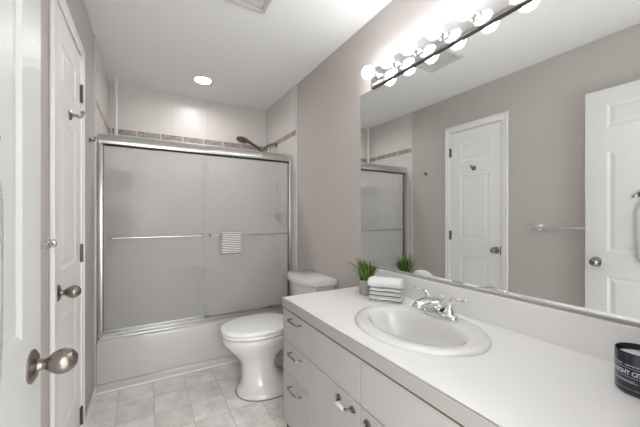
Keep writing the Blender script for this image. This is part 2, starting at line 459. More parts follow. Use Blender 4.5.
# entry door, open against the left wall
EX, EY0, EY1 = -0.2025, 0.116, 0.880
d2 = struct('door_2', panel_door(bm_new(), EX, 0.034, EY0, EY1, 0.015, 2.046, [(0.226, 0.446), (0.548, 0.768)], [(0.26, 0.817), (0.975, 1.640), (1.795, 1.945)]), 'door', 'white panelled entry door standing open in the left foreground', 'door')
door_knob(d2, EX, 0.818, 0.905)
h = obj('latch_plate', box(bm_new(), EX - 0.030, EX - 0.004, EY1 - 0.001, EY1 + 0.0012, 0.877, 0.933), 'nickel', d2); h['label'] = 'satin metal latch plate'

# ------------------------------------------------------------------ bathtub
bm = bm_new()
RZ = 0.352
x0, x1, y0, y1 = L + 0.010, W - 0.010, T, B - 0.002
def rr(cx, cy, hx, hy, r, z, n=8):
    out = []
    for qx, qy, a0 in ((1, 1, 0), (-1, 1, PI / 2), (-1, -1, PI), (1, -1, 1.5 * PI)):
        for i in range(n + 1):
            a = a0 + PI / 2 * i / n
            out.append((cx + qx * (hx - r) + r * math.cos(a), cy + qy * (hy - r) + r * math.sin(a), z))
    return out
cx_, cy_ = (x0 + x1) / 2, (y0 + y1) / 2; hx, hy = (x1 - x0) / 2, (y1 - y0) / 2
rings = [rr(cx_, cy_, hx, hy, 0.008, 0.0), rr(cx_, cy_, hx, hy, 0.008, 0.03), rr(cx_, cy_, hx, hy, 0.008, RZ - 0.022), rr(cx_, cy_, hx - 0.003, hy - 0.003, 0.010, RZ - 0.008), rr(cx_, cy_, hx - 0.010, hy - 0.010, 0.012, RZ - 0.001), rr(cx_, cy_, hx - 0.018, hy - 0.018, 0.014, RZ),
         rr(cx_, cy_, hx - 0.085, hy - 0.085, 0.11, RZ), rr(cx_, cy_, hx - 0.095, hy - 0.095, 0.12, RZ - 0.012), rr(cx_, cy_, hx - 0.12, hy - 0.11, 0.14, 0.16), rr(cx_, cy_, hx - 0.18, hy - 0.15, 0.15, 0.075), rr(cx_, cy_, hx - 0.24, hy - 0.20, 0.14, 0.06)]
loft(bm, rings)
tub = thing('bathtub', (0.45, T, 0), 'white enamel bathtub filling the alcove behind the glass doors', 'bathtub')
obj('tub_shell', bm, 'tub', tub, True, 50)
# raised apron panel and floor step
bm = bm_new()
box(bm, x0 + 0.002, x1 - 0.002, T - 0.016, T + 0.001, 0.0, 0.055, 0.006, 2)
obj('apron_skirt', bm, 'tub', tub, True)
bm = bm_new(); tube(bm, [(x0 + 0.004, T - 0.018, 0.004), (x1 - 0.004, T - 0.018, 0.004)], 0.006, 8)
obj('floor_bead', bm, 'trim', tub, True)

# ------------------------------------------------------------------ shower doors
sd = thing('shower_door', (0.45, T + 0.05, RZ), 'sliding rain glass tub doors in a polished aluminium frame', 'shower door')
F0, F1 = T + 0.072, T + 0.132        # frame depth
fx0, fx1 = L + 0.012, W - 0.012
bm = bm_new()
hp = [(F0, 1.727), (F0 - 0.004, 1.735), (F0 - 0.004, 1.750), (F0 + 0.004, 1.784), (F0 + 0.014, 1.796), (F1 - 0.010, 1.796), (F1, 1.786), (F1, 1.727)]
loft(bm, [[(fx0, y, z) for y, z in hp], [(fx1, y, z) for y, z in hp]])
obj('header', bm, 'alu', sd, True, 35)
bm = bm_new()
tp = [(F0 - 0.004, RZ + 0.0005), (F0 - 0.004, RZ + 0.020), (F0 + 0.004, RZ + 0.024), (F0 + 0.016, RZ + 0.022), (F0 + 0.018, RZ + 0.012), (F1 - 0.012, RZ + 0.012), (F1 - 0.010, RZ + 0.030), (F1, RZ + 0.030), (F1, RZ + 0.0005)]
loft(bm, [[(fx0, y, z) for y, z in tp], [(fx1, y, z) for y, z in tp]])
obj('bottom_track', bm, 'alu', sd, True, 35)
for xa, xb in ((fx0 - 0.001, fx0 + 0.026), (fx1 - 0.032, fx1 + 0.001)):
    bm = bm_new(); box(bm, xa, xb, F0 + 0.002, F1 - 0.002, RZ + 0.013, 1.729, 0.003)
    obj('jamb', bm, 'alu', sd, True)
    bm = bm_new(); xm = xb if xa < 0 else xa; s_ = 1 if xa < 0 else -1
    box(bm, min(xm, xm + s_ * 0.007), max(xm, xm + s_ * 0.007), F0 + 0.012, F0 + 0.030, RZ + 0.03, 1.727)
    g = obj('jamb_gasket', bm, 'pewter', sd); g['label'] = 'dark grey strip along the jamb'
g = obj('header_dark_strip', box(bm_new(), fx0 + 0.026, fx1 - 0.026, F0 + 0.010, F0 + 0.018, 1.713, 1.7275), 'dark', sd); g['label'] = 'dark strip under the header'  # thin dark-coloured strip below the header
# panels
YO, YI = F0 + 0.020, F0 + 0.046   # outer (right) and inner (left) glass
def glass_panel(xa, xb, y, label):
    bm = bm_new(); box(bm, xa, xb, y, y + 0.005, RZ + 0.026, 1.716, 0.0008, 1)
    g = obj('glass_panel', bm, 'rain_glass', sd); g['label'] = label
    g.data.materials.append(M['clear_glass'])          # only the room side is textured
    for p in g.data.polygons: p.material_index = 0 if p.normal.y < -0.5 else 1
    return g
gl = glass_panel(fx0 + 0.030, 0.445, YI, 'left rain glass panel')
gr = glass_panel(0.415, fx1 - 0.030, YO, 'right rain glass panel with a towel on its bar')
def bar(parent, xa, xb, y, yg, z, ends):
    bm = bm_new(); tube(bm, [(xa, y, z), (xb, y, z)], 0.0068, 12)
    b_ = obj('towel_bar', bm, 'alu', parent, True)
    for e in ends:
        bm = bm_new(); tube(bm, [(e, yg, z), (e, y - 0.006, z)], 0.0075, 12)
        lathe(bm, [(0.012, 0), (0.012, 0.003), (0.008, 0.006)], (e, yg, z), (0, -1, 0), 16)
        k = obj('bar_bracket', bm, 'pewter', parent, True)
BZ = 1.050
bar(gl, fx0 + 0.070, 0.405, YI - 0.028, YI, BZ, (fx0 + 0.074, 0.400))
bar(gr, 0.455, fx1 - 0.034, YO - 0.035, YO, BZ, (0.460, fx1 - 0.040))
for x in (0.430, 0.985):
    k = obj('panel_guide', box(bm_new(), x - 0.018, x + 0.018, F0 + 0.001, F0 + 0.018, RZ + 0.0255, RZ + 0.036, 0.002), 'pewter', sd, True); k['label'] = 'small grey guide on the track'

# folded striped hand towel on the right bar
def draped(bm, x0, x1, ya, z, front, back, r, th=0.004, rows=14, wob=0.002):
    """cloth over a bar running along x: front flap hangs toward -y"""
    path = []
    for i in range(rows + 1): path.append((-r, z - front + front * i / rows, i / rows * front))
    for i in range(1, 8):
        a = PI - PI * i / 8; path.append((r * math.cos(a), z + r * math.sin(a), front + r * PI * i / 8))
    for i in range(rows + 1): path.append((r, z - back * i / rows, front + r * PI + back * i / rows))
    uvl = bm.loops.layers.uv.new('UVMap')
    nx = 10; grid = []
    for k, (dy, zz, s) in enumerate(path):
        row = []
        for i in range(nx + 1):
            x = x0 + (x1 - x0) * i / nx
            ff = min(1, max(0, (z - zz) / 0.06))
            row.append((bm.verts.new((x + 0.001 * math.sin(s * 60), ya + dy + wob * ff * math.sin(i * 1.7 + (0 if dy < 0 else 2)) * (1 if dy < 0 else 0.3), zz)), (i / nx * (x1 - x0), s)))
        grid.append(row)
    for a, b in zip(grid, grid[1:]):
        for i in range(nx):
            q = (a[i], a[i + 1], b[i + 1], b[i]); f = bm.faces.new([v[0] for v in q])
            for lp, v in zip(f.loops, q): lp[uvl].uv = v[1]
    return bm
def solid(o, th):
    m = o.modifiers.new('solid', 'SOLIDIFY'); m.thickness = th; m.offset = 0
def cloth(name, bm, mat, th, parent=None):
    o = obj(name, bm, mat, parent, True, 180); solid(o, th); return o
t = cloth('hand_towel', draped(bm_new(), 0.538, 0.700, YO - 0.035, BZ + 0.008, 0.165, 0.150, 0.0165), 'stripe', 0.005)
tag(t, 'small grey and white striped towel hung on the glass door bar', 'towel')

# ------------------------------------------------------------------ things inside the tub alcove
# tension pole shower caddy in the far left corner
PX, PY = -0.240, 3.262
cd = thing('shower_caddy', (PX, PY, RZ), 'white tension pole shower caddy in the far left tub corner', 'shower caddy')
bm = bm_new(); lathe(bm, [(0.024, 0), (0.024, 0.012), (0.0125, 0.02), (0.0125, H - RZ - 0.022), (0.022, H - RZ - 0.014), (0.022, H - RZ - 0.001)], (PX, PY, RZ + 0.0006), (0, 0, 1), 16)
obj('pole', bm, 'white_plastic', cd, True)
for z in (1.605, 1.270):
    bm = bm_new()
    pts = [(PX - 0.045, PY + 0.070), (PX - 0.045, PY - 0.18), (PX + 0.02, PY - 0.20), (PX + 0.18, PY - 0.02), (PX + 0.19, PY + 0.070)]
    prism(bm, pts, z, z + 0.008)
    for i in range(len(pts)):
        a, b = pts[i], pts[(i + 1) % len(pts)]
        tube(bm, [(a[0], a[1], z + 0.04), (b[0], b[1], z + 0.04)], 0.005, 8)
        tube(bm, [(a[0], a[1], z), (a[0], a[1], z + 0.042)], 0.004, 8)
    obj('shelf', bm, 'white_plastic', cd, True)
# hand shower on its arm
sh = thing('hand_shower', (W - 0.008, 3.04, 1.97), 'brushed nickel hand shower on its arm above the right door', 'shower head')
bm = bm_new()
lathe(bm, [(0.0005, 0.0006), (0.030, 0.0006), (0.030, 0.005), (0.014, 0.012), (0.012, 0.02)], (W - 0.008, 3.02, 1.975), (-1, 0, 0), 20)
tube(bm, spline([(W - 0.012, 3.02, 1.975), (W - 0.07, 3.02, 1.970), (W - 0.13, 3.01, 1.935), (W - 0.175, 3.0, 1.888)], 5), 0.0115, 12)
obj('shower_arm', bm, 'nickel_dark', sh, True)
bm = bm_new()
sphere(bm, (W - 0.180, 3.0, 1.885), 0.022, 16)
tube(bm, [(W - 0.160, 3.0, 1.868), (W - 0.225, 2.99, 1.912)], 0.017, 12)
obj('holder', bm, 'nickel_dark', sh, True)
bm = bm_new()
tube(bm, spline([(W - 0.155, 3.0, 1.855), (W - 0.215, 2.99, 1.905), (W - 0.31, 2.96, 1.945), (W - 0.375, 2.94, 1.962)], 5), [0.012] * 5 + [0.0135] * 5 + [0.016] * 3 + [0.024, 0.028, 0.03], 12)
lathe(bm, [(0.0005, -0.020), (0.030, -0.017), (0.050, -0.008), (0.056, 0.0), (0.056, 0.006), (0.048, 0.010), (0.0005, 0.010)], (W - 0.405, 2.93, 1.958), (-0.32, -0.22, -0.92), 24, cap=False)
obj('hand_piece', bm, 'nickel_dark', sh, True)
bm = bm_new()
tube(bm, spline([(W - 0.155, 3.0, 1.850), (W - 0.13, 3.01, 1.70), (W - 0.10, 3.03, 1.45), (W - 0.07, 3.05, 1.25), (W - 0.045, 3.06, 1.32), (W - 0.050, 3.04, 1.60), (W - 0.085, 3.02, 1.955)], 6), 0.0065, 8)
obj('hose', bm, 'nickel_dark', sh, True)
# valve
tv = thing('tub_valve', (W - 0.008, 3.02, 0.685), 'round chrome tub valve blurred behind the right glass panel', 'valve')
bm = bm_new(); lathe(bm, [(0.0005, 0.0006), (0.080, 0.0006), (0.078, 0.006), (0.03, 0.018), (0.026, 0.05), (0.022, 0.055), (0.0005, 0.056)], (W - 0.008, 3.02, 0.685), (-1, 0, 0), 28, cap=False)
obj('escutcheon', bm, 'pewter', tv, True)
bm = bm_new(); tube(bm, [(W - 0.058, 3.02, 0.690), (W - 0.064, 3.02, 0.615)], [0.009, 0.007], 10); obj('lever', bm, 'pewter', tv, True)
# spout
bm = bm_new(); ring = []
for t_, r_, dz in ((0.0006, 0.026, 0), (0.02, 0.026, 0), (0.09, 0.025, 0), (0.125, 0.024, -0.004), (0.145, 0.019, -0.014), (0.150, 0.012, -0.022)):
    ring.append([(W - 0.008 - t_, 3.02 + r_ * math.cos(a), 0.500 + dz + r_ * math.sin(a)) for a in [2 * PI * i / 20 for i in range(20)]])
loft(bm, ring)
tag(obj('tub_spout', bm, 'white_plastic', None, True, 50), 'pale tub spout seen through the right glass panel', 'spout')
def soap_dish(center, nrm, mat, label, w=0.15):
    bm = bm_new(); n_ = Vector(nrm); u_ = Vector((0, 0, 1)).cross(n_); c_ = Vector(center)
    def P(u, n, z): return c_ + u_ * u + n_ * n + Vector((0, 0, z))
    sec = []
    for k in range(9):
        a = PI * k / 8; u = -math.cos(a) * w / 2
        dp = 0.020 + 0.055 * math.sin(a) ** 0.6
        sec.append([P(u, 0.0006, 0.045), P(u, 0.010, 0.045), P(u, 0.014, 0.016), P(u, dp, 0.010), P(u, dp + 0.006, 0.018), P(u, dp + 0.006, 0.002), P(u, dp * 0.5, -0.030), P(u, 0.0006, -0.042)])
    loft(bm, sec)
    return tag(obj('soap_dish', bm, mat, None, True, 45), label, 'soap dish')
soap_dish((0.455, B, 0.70), (0, -1, 0), 'porcelain', 'ceramic soap dish low on the back tile wall')
soap_dish((W - 0.008, 2.92, 1.20), (-1, 0, 0), 'pewter', 'grey soap dish high on the right tile wall', 0.17)

# recessed light and vent
rl = thing('recessed_light', (LX, LY, H), 'round recessed ceiling light above the tub, lit', 'ceiling light')
bm = bm_new(); lathe(bm, [(0.090, -0.0006), (0.088, -0.007), (0.074, -0.009), (0.067, -0.004), (0.063, 0.035), (0.060, 0.045)], (LX, LY, H), (0, 0, 1), 36, cap=False)
obj('trim_ring', bm, 'white_plastic', rl, True, 50)
bm = bm_new(); lathe(bm, [(0.0005, 0.0), (0.0625, 0.0), (0.0625, 0.010), (0.0005, 0.010)], (LX, LY, H + 0.012), (0, 0, 1), 32, cap=False); k = obj('lens', bm, 'lamp_disc', rl); k['label'] = 'glowing lens'
bm = bm_new(); lathe(bm, [(0.066, 0.0), (0.066, 0.08), (0.0005, 0.08)], (LX, LY, H + 0.03), (0, 0, 1), 24, cap=False); obj('can', bm, 'white_plastic', rl, True)

vx0, vx1, vy0, vy1 = 0.312, 0.612, 1.435, 1.735
cv = thing('ceiling_vent', ((vx0 + vx1) / 2, (vy0 + vy1) / 2, H), 'square white exhaust vent grille on the ceiling', 'vent')
bm = bm_new()
box(bm, vx0, vx1, vy0, vy0 + 0.03, H - 0.018, H - 0.0006, 0.005); box(bm, vx0, vx1, vy1 - 0.03, vy1, H - 0.018, H - 0.0006, 0.005)
box(bm, vx0, vx0 + 0.03, vy0 + 0.02, vy1 - 0.02, H - 0.018, H - 0.0006, 0.005); box(bm, vx1 - 0.03, vx1, vy0 + 0.02, vy1 - 0.02, H - 0.018, H - 0.0006, 0.005)
obj('frame', bm, 'vent', cv, True)
obj('duct_opening', box(bm_new(), vx0 + 0.031, vx1 - 0.031, vy0 + 0.031, vy1 - 0.031, H - 0.004, H - 0.0006), 'dark', cv)
bm = bm_new()
for i in range(13):
    y = vy0 + 0.044 + i * (vy1 - vy0 - 0.088) / 12
    box(bm, vx0 + 0.031, vx1 - 0.031, y - 0.0065, y + 0.0065, H - 0.014, H - 0.008)
obj('louvers', bm, 'vent', cv)

# ------------------------------------------------------------------ towel bar on the left wall
TBZ, TBX = 1.122, L + 0.046
tb = thing('towel_rail', (L, 0.93, TBZ), 'chrome towel rail on the left wall behind the open entry door', 'towel rail')
bm = bm_new(); tube(bm, [(TBX, 0.63, TBZ), (TBX, 1.25, TBZ)], 0.0088, 12); obj('rail', bm, 'chrome', tb, True)
for y, s in ((1.205, 1), (0.675, -1)):
    bm = bm_new()
    lathe(bm, [(0.0005, 0.0006), (0.030, 0.0006), (0.030, 0.006), (0.020, 0.012), (0.011, 0.018), (0.009, 0.036), (0.013, 0.042), (0.0135, 0.050), (0.008, 0.057), (0.0005, 0.059)], (L, y, TBZ), (1, 0, 0), 20, cap=False)
    obj('post', bm, 'chrome', tb, True)
    bm = bm_new(); lathe(bm, [(0.0090, 0.0), (0.013, 0.003), (0.0150, 0.012), (0.013, 0.022), (0.006, 0.028), (0.0005, 0.030)], (TBX, y + s * 0.040, TBZ), (0, s, 0), 16, cap=False)
    obj('finial', bm, 'chrome', tb, True)

# towels hanging on the entry door
bm = bm_new(); uvl = bm.loops.layers.uv.new('UVMap')
N1, N2 = 10, 26; Wd = 0.25; ZT, ZB = 1.325, 0.905
g = []
for j in range(N2 + 1):
    t_ = j / N2; z = ZT + (ZB - ZT) * t_
    rnd = 1.0
    if t_ > 0.80: rnd = math.sqrt(max(0.0, 1 - ((t_ - 0.80) / 0.20) ** 2)) * 0.45 + 0.55
    if t_ < 0.25: rnd = 0.62 + 0.38 * math.sin(t_ / 0.25 * PI / 2)
    row = []
    for i in range(N1 + 1):
        s_ = i / N1; y = 0.628 - Wd / 2 - Wd / 2 * rnd + Wd * rnd * s_
        x = EX + 0.008 + 0.008 * math.sin(PI * (1 - s_) ** 1.5) + 0.002 * math.sin(s_ * 13 + t_ * 3)
        row.append(bm.verts.new((x, y, z + 0.004 * math.sin(s_ * 9))))
    g.append(row)
for a, b in zip(g, g[1:]):
    for i in range(N1): bm.faces.new((a[i], a[i + 1], b[i + 1], b[i]))
ht = thing('bath_towel', (EX, 0.52, 1.33), 'fluffy white towel hanging on the open entry door', 'towel')
k = cloth('towel_cloth', bm, 'terry', 0.012, ht)
bm = bm_new(); robe_hook(bm, EX + 0.0005, 0.44, 1.36, 0.6); obj('hanging_hook', bm, 'chrome', ht, True)
bm = bm_new(); uvl = bm.loops.layers.uv.new('UVMap')
def tri_pt(s_, t_):   # narrow folded corner slanting up toward the hook
    a = Vector((EX + 0.004, 0.655, 1.325)); b = Vector((EX + 0.026, 0.480, 1.470)); c_ = Vector((EX + 0.026, 0.48, 1.345))
    p = a + (b - a) * t_ + ((c_ - b) * s_ * t_)
    return p
g = [[(bm.verts.new(tri_pt(s_ / 4, 0.04 + 0.96 * t_ / 10)), (s_ / 4, 0.2 * t_ / 10)) for s_ in range(5)] for t_ in range(11)]
for a, b in zip(g, g[1:]):
    for i in range(4):
        q = (a[i], a[i + 1], b[i + 1], b[i]); f = bm.faces.new([v[0] for v in q])
        for lp, v in zip(f.loops, q): lp[uvl].uv = v[1]
t = cloth('hand_towel', bm, 'stripe_wide', 0.004)
tag(t, 'grey striped cloth corner hung over the fluffy white towel', 'towel')

# ------------------------------------------------------------------ toilet
TY = 2.088
to = thing('toilet', (0.85, TY, 0), 'white two piece toilet with closed lid between vanity and tub', 'toilet')
def egg(front, back, hw, z, cy=TY, n=40, pw=1.0):
    """outline: rounded front at x=front (toward -x), squarer back at x=back"""
    cx = front + hw * 1.28; out = []
    for i in range(n):
        a = 2 * PI * i / n; ca, sa = math.cos(a), math.sin(a)
        if ca < 0: x = cx + ca * (cx - front)
        else: x = cx + (abs(ca) ** 0.75) * (back - cx)
        y = cy + math.copysign(abs(sa) ** (0.92 if ca < 0 else 0.8), sa) * hw
        out.append((x, y, z))
    return out
bm = bm_new()
secs = [(0.528, 1.02, 0.168, 0.0, TY - 0.04), (0.526, 1.02, 0.170, 0.012, TY - 0.04), (0.538, 1.0, 0.158, 0.032, TY - 0.04), (0.556, 0.93, 0.130, 0.055, TY - 0.035), (0.566, 0.84, 0.112, 0.09, TY - 0.03), (0.568, 0.80, 0.106, 0.15, TY - 0.025), (0.562, 0.80, 0.106, 0.20, TY - 0.02), (0.540, 0.83, 0.118, 0.24, TY - 0.015), (0.506, 0.88, 0.142, 0.275, TY - 0.008), (0.472, 0.97, 0.164, 0.31), (0.450, 1.04, 0.180, 0.342), (0.444, 1.06, 0.186, 0.366), (0.446, 1.06, 0.185, 0.380), (0.456, 1.055, 0.176, 0.390)]
loft(bm, [egg(*s) for s in secs])
b1 = obj('bowl', bm, 'porcelain', to, True, 60)
# deck that carries the tank
bm = bm_new(); box(bm, 0.93, 1.195, TY - 0.145, TY + 0.145, 0.27, 0.395, 0.03, 3); obj('tank_deck', bm, 'porcelain', to, True)
def slab(front, back, hw, z0, z1, bev):
    bm = bm_new(); rings = []
    hs = (back - front)
    for ins, z in ((bev, z0), (0.2 * bev, z0 + 0.3 * bev), (0, z0 + bev), (0, z1 - bev), (0.2 * bev, z1 - 0.35 * bev), (0.9 * bev, z1), (3.2 * bev, z1 + 0.0015)):
        rings.append(egg(front + ins, back - ins, hw - ins, z))
    return loft(bm, rings)
obj('seat_ring', slab(0.440, 0.925, 0.187, 0.3985, 0.4150, 0.005), 'seat', to, True, 60)
obj('lid', slab(0.433, 0.935, 0.192, 0.4205, 0.447, 0.008), 'seat', to, True, 60)
for y in (TY - 0.075, TY + 0.075):
    obj('seat_hinge', box(bm_new(), 0.922, 0.955, y - 0.022, y + 0.022, 0.3955, 0.440, 0.006), 'seat', to, True)
# tank with bowed front
def tank_ring(fx, bx, hw, ch, z, n=12):
    pts = [(bx, TY - hw), (bx, TY + hw), (fx + 0.062, TY + hw)]
    for i in range(n + 1):
        s_ = -1 + 2 * i / n; y = TY - s_ * (hw - ch)
        pts.append((fx + 0.020 * s_ * s_, y))
    pts.append((fx + 0.062, TY - hw))
    return [(x, y, z) for x, y in pts]
bm = bm_new()
loft(bm, [tank_ring(1.005, 1.190, 0.195, 0.09, 0.3955), tank_ring(0.992, 1.194, 0.212, 0.09, 0.45), tank_ring(0.982, 1.196, 0.226, 0.095, 0.7028)])
obj('tank', bm, 'porcelain', to, True, 50)
bm = bm_new()
loft(bm, [tank_ring(0.968, 1.202, 0.238, 0.10, 0.703), tank_ring(0.962, 1.205, 0.244, 0.10, 0.708), tank_ring(0.962, 1.205, 0.244, 0.10, 0.740), tank_ring(0.965, 1.204, 0.241, 0.10, 0.747), tank_ring(0.973, 1.199, 0.233, 0.10, 0.751)])
obj('tank_lid', bm, 'porcelain', to, True, 30)
for s in (-1, 1):
    bm = bm_new(); lathe(bm, [(0.013, 0.0), (0.013, 0.006), (0.009, 0.014), (0.0005, 0.017)], (0.84, TY - 0.035 + s * 0.140, 0.038), (0, s, 0.4), 14, cap=False)
    obj('bolt_cap', bm, 'porcelain', to, True)
bm = bm_new()
loft(bm, [egg(0.523, 1.022, 0.174, 0.0005, TY - 0.04), egg(0.523, 1.022, 0.174, 0.004, TY - 0.04)])
k = obj('caulk_line', bm, 'nickel_dark', to, True); k['label'] = 'brownish joint line around the toilet foot'
k.data.materials[0] = plain('grout_joint', srgb(128, 112, 98), 0.9)

# ------------------------------------------------------------------ vanity
VX, VY0, VY1 = 0.631, YN + 0.004, 1.4815
ZK, ZU = 0.778, 0.7310
va = thing('vanity_cabinet', (0.93, 0.78, 0), 'long pale laminate vanity cabinet with drawers and doors under the counter', 'vanity')
bm = bm_new()
box(bm, VX + 0.018, W - 0.003, VY1 - 0.018, VY1, 0.0, ZU - 0.001)              # left end
box(bm, VX + 0.018, W - 0.003, VY0, VY0 + 0.018, 0.0, ZU - 0.001)              # near end
box(bm, VX + 0.018, W - 0.003, VY0 + 0.018, VY1 - 0.018, 0.128, 0.146)         # bottom
box(bm, VX + 0.018, VX + 0.036, VY0 + 0.018, VY1 - 0.018, ZU - 0.06, ZU - 0.001)
for y in (1.200, 0.820, 0.434): box(bm, VX + 0.018, VX + 0.60 - 0.3, y - 0.009, y + 0.009, 0.146, ZU - 0.06)
obj('carcass', bm, 'cab_dark', va)
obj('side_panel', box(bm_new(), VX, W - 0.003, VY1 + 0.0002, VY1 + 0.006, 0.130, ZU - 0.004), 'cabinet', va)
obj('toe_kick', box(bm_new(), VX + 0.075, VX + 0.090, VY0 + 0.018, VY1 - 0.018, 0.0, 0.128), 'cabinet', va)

G = 0.0016
def front(name, y0, y1, z0, z1, label=None):
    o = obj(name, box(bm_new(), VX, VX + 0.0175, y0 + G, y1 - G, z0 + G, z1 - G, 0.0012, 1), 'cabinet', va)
    if label: o['label'] = label
    return o
def wire_pull(parent, y, z):
    bm = bm_new(); h = 0.052; pr = VX - 0.028
    tube(bm, [(VX - 0.0002, y - h, z), (pr + 0.006, y - h, z), (pr + 0.0015, y - h + 0.0015, z), (pr, y - h + 0.007, z), (pr, y + h - 0.007, z), (pr + 0.0015, y + h - 0.0015, z), (pr + 0.006, y + h, z), (VX - 0.0002, y + h, z)], 0.0046, 10)
    obj('wire_pull', bm, 'dark_chrome', parent, True)['label'] = 'thin grey metal wire pull'
for z0, z1, zh in ((0.563, 0.726, 0.694), (0.401, 0.563, 0.527), (0.130, 0.401, 0.357)):
    dr = front('drawer', 1.200, VY1 + 0.006, z0, z1, 'drawer front with a wire pull'); wire_pull(dr, 1.322, zh)
front('false_front', 0.820, 1.200, 0.563, 0.726); front('false_front', 0.434, 0.820, 0.563, 0.726); front('false_front', VY0, 0.434, 0.563, 0.726)
def leaf(bm, c, dirn):
    """pointed beaded leaf end of a bow pull, flat on the door face"""
    n = 12
    base = []; top = []
    for i in range(2 * n):
        t_ = (i if i < n else 2 * n - i) / n; sg = 1 if i < n else -1
        wv = 0.0125 * math.sin(PI * t_ ** 0.8) * sg
        y = c[1] + dirn * (0.034 * t_ - 0.004)
        base.append((VX - 0.0002, y, c[2] + wv)); top.append((VX - 0.006, y, c[2] + wv * 0.72))
    loft(bm, [base, top])
    tube(bm, [(VX - 0.0065, c[1], c[2]), (VX - 0.0065, c[1] + dirn * 0.026, c[2])], [0.003, 0.0012], 6)
def bow_pull(parent, y, z):
    h = obj('bow_pull', (lambda bm: (leaf(bm, (0, y + 0.032, z), 1), leaf(bm, (0, y - 0.032, z), -1),
        tube(bm, spline([(VX - 0.002, y + 0.038, z), (VX - 0.016, y + 0.034, z), (VX - 0.026, y + 0.020, z - 0.001), (VX - 0.0275, y, z - 0.001), (VX - 0.026, y - 0.020, z - 0.001), (VX - 0.016, y - 0.034, z), (VX - 0.002, y - 0.038, z)], 4), 0.0042, 10), bm)[-1])(bm_new()), 'pewter', parent, True)
    h['label'] = 'ornate pewter bow pull with white porcelain grip'
    bm = bm_new(); lathe(bm, [(0.0005, -0.024), (0.0052, -0.023), (0.0075, -0.010), (0.0082, 0.0), (0.0075, 0.010), (0.0052, 0.023), (0.0005, 0.024)], (VX - 0.0275, y, z - 0.001), (0, 1, 0), 14, cap=False)
    obj('porcelain_grip', bm, 'porcelain', h, True)
for y0, y1, yh in ((0.820, 1.200, 0.905), (0.434, 0.820, 0.735), (VY0, 0.434, 0.344)):
    d_ = front('cabinet_door', y0, y1, 0.130, 0.563); bow_pull(d_, yh, 0.525)

# countertop with a hole for the basin
KX0, KX1, KY0, KY1 = 0.626, W - 0.001, YN + 0.001, 1.4885
SX, SY, SA, SB = 0.912, 0.830, 0.215, 0.268
bm = bm_new(); n = 64
def ell(a, b, cx, cy, z, n=64): return [(cx + a * math.cos(2 * PI * i / n), cy + b * math.sin(2 * PI * i / n), z) for i in range(n)]
def sqr(i, z):
    a = 2 * PI * i / n; c_, s_ = math.cos(a), math.sin(a); m_ = max(abs(c_) / 0.235, abs(s_) / 0.285)
    if i % 32 in (9, 23): return (SX + math.copysign(0.235, c_), SY + math.copysign(0.285, s_), z)   # block corners
    return (SX + c_ / m_, SY + s_ / m_, z)
hx0, hx1, hy0, hy1 = SX - 0.235, SX + 0.235, SY - 0.285, SY + 0.285
for z, fl in ((ZK, 1), (ZU, 0)):
    e = [bm.verts.new(p) for p in ell(SA - 0.02, SB - 0.02, SX, SY, z)]; q = [bm.verts.new(sqr(i, z)) for i in range(n)]
    for i in range(n): bm.faces.new((e[i], e[(i + 1) % n], q[(i + 1) % n], q[i]))
    if fl: etop = e
    else:
        for i in range(n): bm.faces.new((etop[i], etop[(i + 1) % n], e[(i + 1) % n], e[i]))
    xs = [KX0 + (0.002 if fl else 0), hx0, hx1, KX1]; ys = [KY0, hy0, hy1, KY1 - (0.002 if fl else 0)]
    for i in range(3):
        for j in range(3):
            if i == 1 and j == 1: continue
            bm.faces.new([bm.verts.new(p) for p in ((xs[i], ys[j], z), (xs[i + 1], ys[j], z), (xs[i + 1], ys[j + 1], z), (xs[i], ys[j + 1], z))])
bmesh.ops.remove_doubles(bm, verts=bm.verts[:], dist=1e-5)
ct = thing('countertop', (0.92, 0.79, ZU), 'long white laminate vanity countertop with a backsplash', 'countertop')
obj('counter_top', bm, 'laminate', ct)
bm = bm_new()
box(bm, KX0 - 0.0008, KX0 + 0.0015, KY0, KY1 + 0.0005, ZU, ZK - 0.0012); box(bm, KX0, KX1, KY1 - 0.0015, KY1 + 0.0008, ZU, ZK - 0.0012)
k = obj('front_edge', bm, 'laminate_edge', ct); k['label'] = 'greyish laminate front edge'
bm = bm_new(); box(bm, KX0 - 0.0006, KX0 + 0.004, KY0, KY1, ZU - 0.0050, ZU - 0.0002)
k = obj('substrate_edge', bm, 'cab_dark', ct); k['label'] = 'thin brown line under the counter edge'
BX = W - 0.020
obj('backsplash', box(bm_new(), BX, W - 0.001, KY0, KY1, ZK + 0.0002, 0.893, 0.0015, 1), 'laminate', ct)

# ------------------------------------------------------------------ basin
sk = thing('sink', (SX, SY, ZK), 'white oval drop in sink set into the countertop', 'sink')
BCX, BCY = 0.893, 0.828
bm = bm_new()
R_ = [ell(SA - 0.024, SB - 0.024, SX, SY, ZK - 0.01), ell(SA - 0.024, SB - 0.024, SX, SY, ZK + 0.0006), ell(SA, SB, SX, SY, ZK + 0.0006), ell(SA + 0.001, SB + 0.001, SX, SY, ZK + 0.006), ell(SA - 0.004, SB - 0.004, SX, SY, ZK + 0.012), ell(SA - 0.014, SB - 0.014, SX, SY, ZK + 0.0155), ell(SA - 0.024, SB - 0.024, SX, SY, ZK + 0.0160)]
def mixr(a, b, t_): return [tuple(p + (q - p) * t_ for p, q in zip(u, v)) for u, v in zip(a, b)]
lip = ell(0.142, 0.214, BCX, BCY, ZK + 0.0125)
R_.append(mixr(R_[-1], lip, 0.5)); R_.append(lip)
